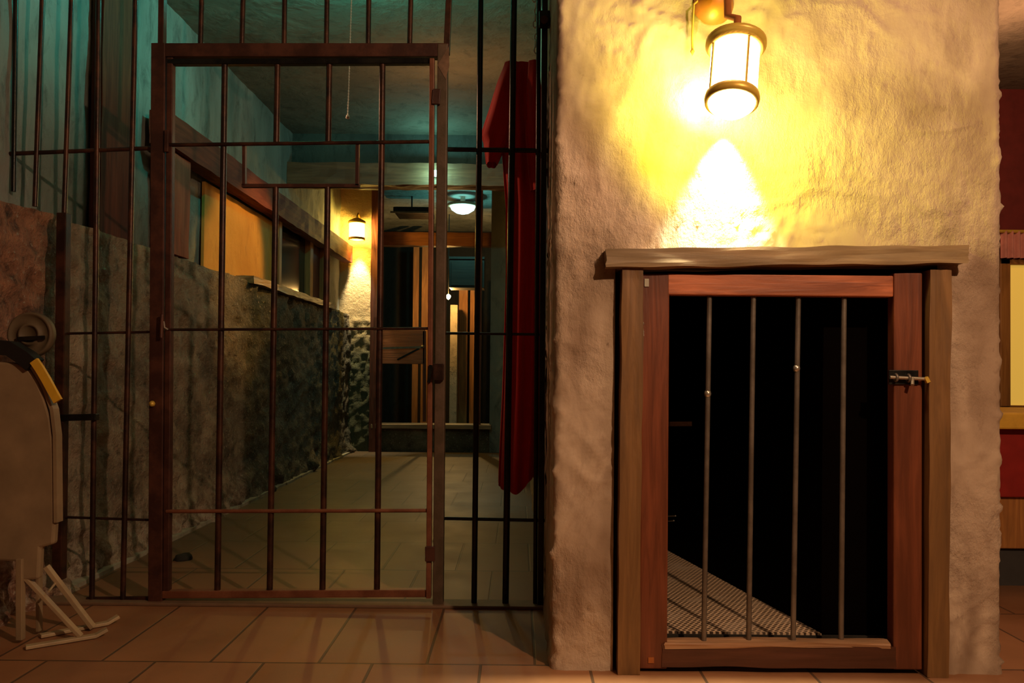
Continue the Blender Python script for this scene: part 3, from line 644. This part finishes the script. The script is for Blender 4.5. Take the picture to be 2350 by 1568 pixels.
c = P(70, 768, YA + .1); dk = MB().lathe([(0, -.006), (.028, -.006), (.030, -.012), (.036, -.012), (.038, -.004), (.064, -.004), (.068, -.009), (.074, -.009), (.076, 0), (.076, .02), (0, .02)], c, (0, 1, 0), 36)
rc_ = obj('round_cover', dk, flat('dull_tan_paint', (.15, .105, .06), .6, 0, .3, .4, 9), MC); obj('strap', MB().bar(P(40, 778, YA + .086), P(102, 775, YA + .086), 8 * k_, .008), M_IRONB, rc_)
obj('leg', MB().bar(P(47, 1282, YA), (P(47, 1482, YA).x, YA, .012), 15 * kd, .022), M_TAN, MC, bevel=.002)
obj('leg', MB().bar(P(90, 1250, YA2), (P(90, 1456, YA2).x, YA2, .012), 9 * kd, .022), M_TAN, MC, bevel=.002)
def skid(a, b):
    a = PZ(*a, .008); b = PZ(*b, .008); dr = (b - a); mb = MB().bar(a, a + dr * .86, .011, .026, up=(dr.y, -dr.x, 0))
    mb.bar(a + dr * .85, b + Vector((0, 0, .016)), .011, .026, up=(dr.y, -dr.x, 0)); return mb
obj('skid_foot', skid((58, 1486), (246, 1455)), M_TANL, MC, bevel=.002); obj('skid_foot', skid((92, 1460), (272, 1425)), M_TANL, MC, bevel=.002)
f1 = PZ(186, 1461, .012); f2 = PZ(214, 1441, .012)
obj('brace', MB().bar(f1, P(56, 1322, YA + .01), .013, .02), M_TANL, MC, bevel=.002); obj('brace', MB().bar(f2, P(106, 1300, YA2), .016, .02), M_TANL, MC, bevel=.002)
obj('spacer', MB().cyl(P(112, 1358, YA + .02), P(126, 1340, YA2), .004, 8), M_TANL, MC)

# stones on the floor
def lump(c, r, mat, seed, sq=.6):
    mb = MB(); n = 18; vs = []
    for i in range(11):
        for k in range(n):
            a = math.pi * i / 10; b = 2 * math.pi * k / n; d = Vector((math.sin(a) * math.cos(b), math.sin(a) * math.sin(b), math.cos(a))); q = 1 + .35 * noise.noise(d * 1.6 + Vector((seed, 0, 0)))
            vs.append(Vector(c) + Vector((d.x * r * q, d.y * r * q, max(-sq * .35, d.z * sq) * r * q + r * sq * .35)))
    return mb.add(vs, [(i * n + k, i * n + (k + 1) % n, (i + 1) * n + (k + 1) % n, (i + 1) * n + k) for i in range(10) for k in range(n)], True)
c = PZ(420, 1284, 0); tag(obj('dark_stone', lump(c, .045, M_ROCK, 3, .45), M_ROCK), 'small black lump on the floor just inside the gate', 'stone')

# ------------------------------------------------------------------ the far end of the passage
yq = YB - .03
zsill = zs0
sl_ = obj('opening_sill', MB().box((px1, YB - .07, zsill - .035), (ox1 + .02, YB + .2, zsill + .012)), wood('worn_sill', (.36, .24, .14), (.25, .16, .09), 0, .5), bevel=.004)
sl_.name = 'trim_2'; struct(sl_)
po = obj('wooden_post', MB().rough((px1 + .015, YB - .02, 0), (px1 + .015, YB - .02, ZC), .07, .1, .006, n=20, seed=21), WBZ); tag(po, 'dark post at the right edge of the lantern-lit back wall', 'post')
po = obj('wooden_post', MB().rough((P(1097, 700, yq).x, YB + .02, zsill), (P(1097, 700, yq).x, YB + .02, ZC), .075, .09, .006, n=20, seed=22), WBZ); tag(po, 'dark post standing in the far opening near the robe', 'post')
hb = obj('header_beam', MB().rough((px1 + .05, YB + .15, P(930, 545, YB).z), (ox1, YB + .15, P(930, 545, YB).z), 31 * YB / F, .12, .008, n=24, seed=23), wood('orange_beam', (.33, .11, .035), (.22, .07, .02), 0, .5)); tag(hb, 'orange-brown beam across the far opening, below the dark ceiling', 'beam')
HG = thing('half_door', 'brown half-height wooden door with iron latch in the far opening', 'door', (P(922, 970, YB - .02).x, YB - .03, zsill))
kb = YB / F; yh = YB - .03
obj('board', MB().box(P(872, 835, yh - .02), P(976, 757, yh + .02)), wood('red_board', (.40, .14, .06), (.28, .095, .04), 0, .5), HG, bevel=.006)
obj('leg', MB().bar(P(871, 760, yh), P(869, 968, yh), 7 * kb, .04), WBZ, HG, bevel=.003); obj('leg', MB().bar(P(974, 760, yh), P(974, 968, yh), 7 * kb, .04), WBZ, HG, bevel=.003)
lt = obj('latch_bar', MB().bar(P(868, 800, yh - .04), P(972, 797, yh - .04), 5 * kb, .012), M_BARC, HG); obj('stay', MB().bar(P(912, 826, yh - .035), P(962, 800, yh - .035), 4 * kb, .01), M_IRONB, lt); obj('knob', MB().lathe([(0, -.03), (.02, -.02), (.02, 0), (0, .01)], P(970, 796, yh - .05), (0, 1, 0), 12), M_BARC, lt)
# back-wall lantern
kk = YB / F; lb_ = P(819, 530, YB - .16)
L2 = thing('wall_lantern', 'small glowing lantern on the back wall, seen between gate bars', 'lantern', (lb_.x, YB, lb_.z), )
r2 = 17 * kk
obj('glass', MB().cyl((lb_.x, YB - .16, lb_.z - 20 * kk), (lb_.x, YB - .16, lb_.z + 16 * kk), r2, 24, caps=False), shade_glass('back_lantern_glass', (1, .88, .45), 9, .5), L2)
obj('cap', MB().lathe([(r2 * .9, 0), (r2 * 1.2, .01), (r2 * 1.1, .03), (r2 * .4, .06), (0, .065)], (lb_.x, YB - .16, lb_.z + 16 * kk)), M_BRASS, L2)
obj('band', MB().lathe([(r2 * .95, -.012), (r2 * 1.1, -.012), (r2 * 1.1, .012), (r2 * .95, .012), (r2 * .95, -.012)], (lb_.x, YB - .16, lb_.z - 18 * kk)), M_BRASS, L2)
obj('arm', MB().tube([(lb_.x, YB + .02, lb_.z + .16), (lb_.x, YB - .1, lb_.z + .2), (lb_.x, YB - .16, lb_.z + .16), (lb_.x, YB - .16, lb_.z + 20 * kk)], .01, 8), M_BRASS, L2)
# cyan bulb on the crossbeam and cyan dome in the far room
cbp = P(1000, 398, YX - .16)
B1 = thing('beam_lamp', 'small cyan bulb on the crossbeam, hidden behind the gate post', 'lamp', (cbp.x, YX - .1, cbp.z))
obj('socket', MB().cyl((cbp.x, YX - .09, cbp.z), (cbp.x, YX - .13, cbp.z), .022, 14), M_ZINC, B1)
obj('bulb', MB().lathe([(.015, .03), (.028, 0), (.024, -.025), (0, -.04)], (cbp.x, YX - .155, cbp.z), (0, 1, 0), 16), shade_glass('cyan_bulb', (.4, 1, .95), 8, .5), B1)
yd = YB + 1.1; dp = P(1062, 478, yd)
D1 = thing('ceiling_dome_light', 'bright cyan dome light on the ceiling of the far room', 'ceiling light', (dp.x, yd, dp.z))
obj('rim', MB().lathe([(.10, .03), (.19, .02), (.19, -.005), (.16, -.01), (.10, .03)], (dp.x, yd, dp.z + .03)), flat('cream_rim', (.7, .6, .4), .4), D1)
obj('dome', MB().lathe([(.16, -.0), (.14, -.05), (.08, -.09), (0, -.11)], (dp.x, yd, dp.z + .03)), shade_glass('cyan_dome', (.6, 1, .97), 5, .5), D1)
obj('stem', MB().cyl((dp.x, yd, dp.z + .03), (dp.x, yd, ZC + .13), .03, 14), M_ZINC, D1)
# planks, hanging box, plastered stub and bare bulb in the far room
yp = 11.6
for i, (xa, xb, y0_, y1_, lb) in enumerate(((944, 962, 560, 965, 'narrow dark-orange plank at the far left of the far room'), (964, 984, 560, 965, 'orange plank beside the narrow one, half behind the gate stile'), (1050, 1074, 660, 965, 'orange plank right of the bare bulb in the far room'), (1076, 1098, 660, 965, 'orange plank in the far room, behind the fence bar'))):
    a, b = P(xa, y1_, yp), P(xb, y0_, yp); o = obj('plank', MB().box((a.x, yp, .0), (b.x, yp + .04, b.z)), WPZ, bevel=.005); tag(o, lb, 'plank', 'planks at the far end')
a, b = P(1030, 660, 10.4), P(1112, 590, 10.4)
M_CUP = wood('black_brown_wood', (.035, .022, .014), (.02, .012, .008), 0, .6)
HC = thing('hanging_cupboard', 'dark hanging cupboard in the far room above the planks', 'cupboard', ((a.x + b.x) / 2, 10.4, a.z))
obj('carcass', MB().box((a.x, 10.4, a.z), (b.x, 10.75, b.z)), M_CUP, HC, bevel=.006); obj('shelf_edge', MB().box((a.x, 10.38, b.z - .03), (b.x, 10.4, b.z)), M_CUP, HC); obj('door', MB().box((a.x + .03, 10.385, a.z + .03), (b.x - .03, 10.4, b.z - .06)), M_CUP, HC)
a, b = P(1033, 770, 11.2), P(1050, 700, 11.2); struct(obj('wall_stub', MB().box((a.x, 11.2, .0), (b.x, 11.4, b.z)), M_BACK))
bp = P(1029, 681, 10.95)
B2_ = thing('bare_bulb', 'tiny bare warm bulb in the far room beside the planks', 'bulb', tuple(bp)); obj('globe', MB().lathe([(0, .04), (.03, .02), (.035, 0), (.02, -.03), (0, -.045)], bp, n=16), shade_glass('bare_bulb_glass', (1, .85, .45), 9, .5), B2_); obj('cord', MB().cyl(bp + Vector((0, 0, .04)), (bp.x, bp.y, ZC + .13), .006, 8), M_BLK, B2_)
vt = P(940, 480, YB + .9); vn = thing('air_vent', 'dark slotted vent high in the far room left of the cyan light', 'vent', (vt.x, YB + .9, vt.z))
obj('box', MB().box((vt.x - .2, YB + .9, vt.z - .03), (vt.x + .25, YB + 1.4, vt.z + .03)), M_IRONB, vn, bevel=.01); obj('lip', MB().box((vt.x - .23, YB + .88, vt.z - .05), (vt.x + .28, YB + .9, vt.z - .03)), M_BARC, vn)
obj('hanger', MB().cyl((vt.x, YB + 1.1, vt.z), (vt.x, YB + 1.1, ZC + .14), .01, 8), M_IRONB, vn)

# ------------------------------------------------------------------ the room glimpsed past the right edge
YS = 4.1
struct(obj('wall_side_room', MB().box((XE - .05, 5.6, 0), (5.5, 5.7, ZC)), flat('maroon_wall', (.16, .02, .015), .7)))
w2 = bpy.data.objects.new('window_2', None); COL.objects.link(w2); a = P(2312, 930, 5.58); w2.location = (a.x, 5.58, a.z); struct(w2)
b = P(2420, 610, 5.58); obj('pane', MB().box((a.x, 5.57, a.z), (b.x, 5.58, b.z)), glow('amber_glass', (.8, .5, .08), .55), w2)
c, d_ = P(2290, 935, 5.57), P(2440, 596, 5.57); fm = MB().box((c.x, 5.54, c.z), (a.x, 5.58, d_.z)).box((c.x, 5.54, b.z), (d_.x, 5.58, d_.z)).box((b.x, 5.54, c.z), (d_.x, 5.58, d_.z)).box((c.x, 5.54, c.z), (d_.x, 5.58, a.z))
obj('window_frame', fm, wood('amber_frame', (.42, .2, .05), (.3, .13, .03), 2), w2, bevel=.006)
a, b = P(2296, 592, 5.5), P(2400, 532, 5.5); vl = thing('pink_valance', 'pink cloth valance over the amber window past the right edge', 'valance', ((a.x + b.x) / 2, 5.5, a.z))
vv = MB(); n_ = 40
for k in range(n_):
    for z in (a.z, b.z): pass
vs = [(a.x + (b.x - a.x) * k / n_, 5.5 + .02 * math.sin(k * 1.1), z) for k in range(n_ + 1) for z in (a.z, b.z)]
vv.add(vs, [(2 * k, 2 * k + 2, 2 * k + 3, 2 * k + 1) for k in range(n_)], True); obj('cloth', vv, flat('pink_cloth', (.6, .25, .2), .8), vl); obj('rod', MB().cyl((a.x - .05, 5.5, b.z), (b.x + .05, 5.5, b.z), .012, 10), M_BRASS, vl)
yc = max(PZ(2310, 1350, 0).y, YW + .9)
cx0, cx1 = XE + .12, XE + 1.6
def cz(py): return P(2310, py, yc).z
CT = thing('bar_counter', 'red-panelled bar counter with yellow top past the right edge', 'counter', ((cx0 + cx1) / 2, yc, 0))
obj('plinth', MB().box((cx0, yc + .04, 0), (cx1, yc + .5, cz(1262))), M_GREYF, CT); obj('kick_board', MB().box((cx0, yc + .02, cz(1262)), (cx1, yc + .5, cz(1142))), WPZ, CT, bevel=.004)
obj('front_panel', MB().box((cx0, yc, cz(1142)), (cx1, yc + .5, cz(984))), M_RED, CT, bevel=.006); obj('counter_top', MB().box((cx0 - .03, yc - .05, cz(984)), (cx1 + .03, yc + .52, cz(946))), M_GOLD, CT, bevel=.008)

# ------------------------------------------------------------------ lights
def point(name, loc, col, watts, r=.03):
    l = bpy.data.lights.new(name, 'POINT'); l.color = col; l.energy = watts; l.shadow_soft_size = r; o = bpy.data.objects.new(name, l); COL.objects.link(o); o.location = loc; return o
def spot(name, loc, to, col, watts, deg, blend=.4, r=.03):
    l = bpy.data.lights.new(name, 'SPOT'); l.color = col; l.energy = watts; l.spot_size = math.radians(deg); l.spot_blend = blend; l.shadow_soft_size = r
    o = bpy.data.objects.new(name, l); COL.objects.link(o); o.location = loc; o.rotation_euler = (Vector(to) - Vector(loc)).to_track_quat('-Z', 'Y').to_euler(); return o
point('front_lamp', (1.42, .25, 2.45), (1, .64, .39), 185, .03)
point('lantern_light', tuple(lc), (1, .60, .41), 50, .03)
spot('lantern_halo', tuple(P(1655, 290, YW - .15)), tuple(P(1655, 290, YW)), (1, 1, .0), 23, 168, .3, .05)
spot('lantern_core', tuple(P(1612, 215, YW - .06)), tuple(P(1612, 215, YW)), (1, .95, .75), 3, 165, .3, .02)
spot('lantern_down', tuple(P(1674, 268, YW - .05)), tuple(P(1650, 590, YW - .005)), (1, .97, .66), 190, 62, .95, .015)
point('passage_light', (PLX - .05, PLY + .03, ZC - .15), (.10, 1, .82), 36, .03)
point('passage_bounce_fill', (-.5, 5.3, 2.42), (1, .48, .14), 7, .12)  # unseen fill added for the warm bounce on the ceiling
spot('panel_fill', (-.62, 5.9, 2.5), (XU, 5.45, 1.58), (1, .50, .10), 80, 44, .5, .03)  # unseen spot added to light the orange panel under the beam
spot('robe_fill', (-1.45, YR + .45, 2.35), (.0, YR, 1.5), (1, .5, .28), 34, 46, .6, .03)  # unseen spot added to brighten the robe from the left
point('back_lantern_light', (lb_.x, YB - .16, lb_.z), (1, .58, .10), 52, .04)
point('back_lantern_glow', (lb_.x, YB - .15, lb_.z - .04), (1, .78, .03), 9, .03)
spot('back_lantern_down', (lb_.x, YB - .12, lb_.z - .12), (lb_.x, YB - .02, lb_.z - .7), (1, .9, .6), 120, 46, .6, .03)
point('beam_light', (cbp.x, YX - .2, cbp.z), (.25, 1, .92), 6, .04)
point('dome_light', (dp.x, yd, dp.z - .12), (.25, 1, .9), 16, .05)
point('bulb_light', (bp.x, bp.y - .05, bp.z), (1, .55, .15), 40, .04)
point('side_room_light', (XE + 1.2, 4.3, 2.5), (1, .5, .25), 22, .1)
wd = bpy.data.worlds.new('world'); S.world = wd; wd.use_nodes = True
wd.node_tree.nodes['Background'].inputs[0].default_value = (.9, .7, .45, 1); wd.node_tree.nodes['Background'].inputs[1].default_value = .006
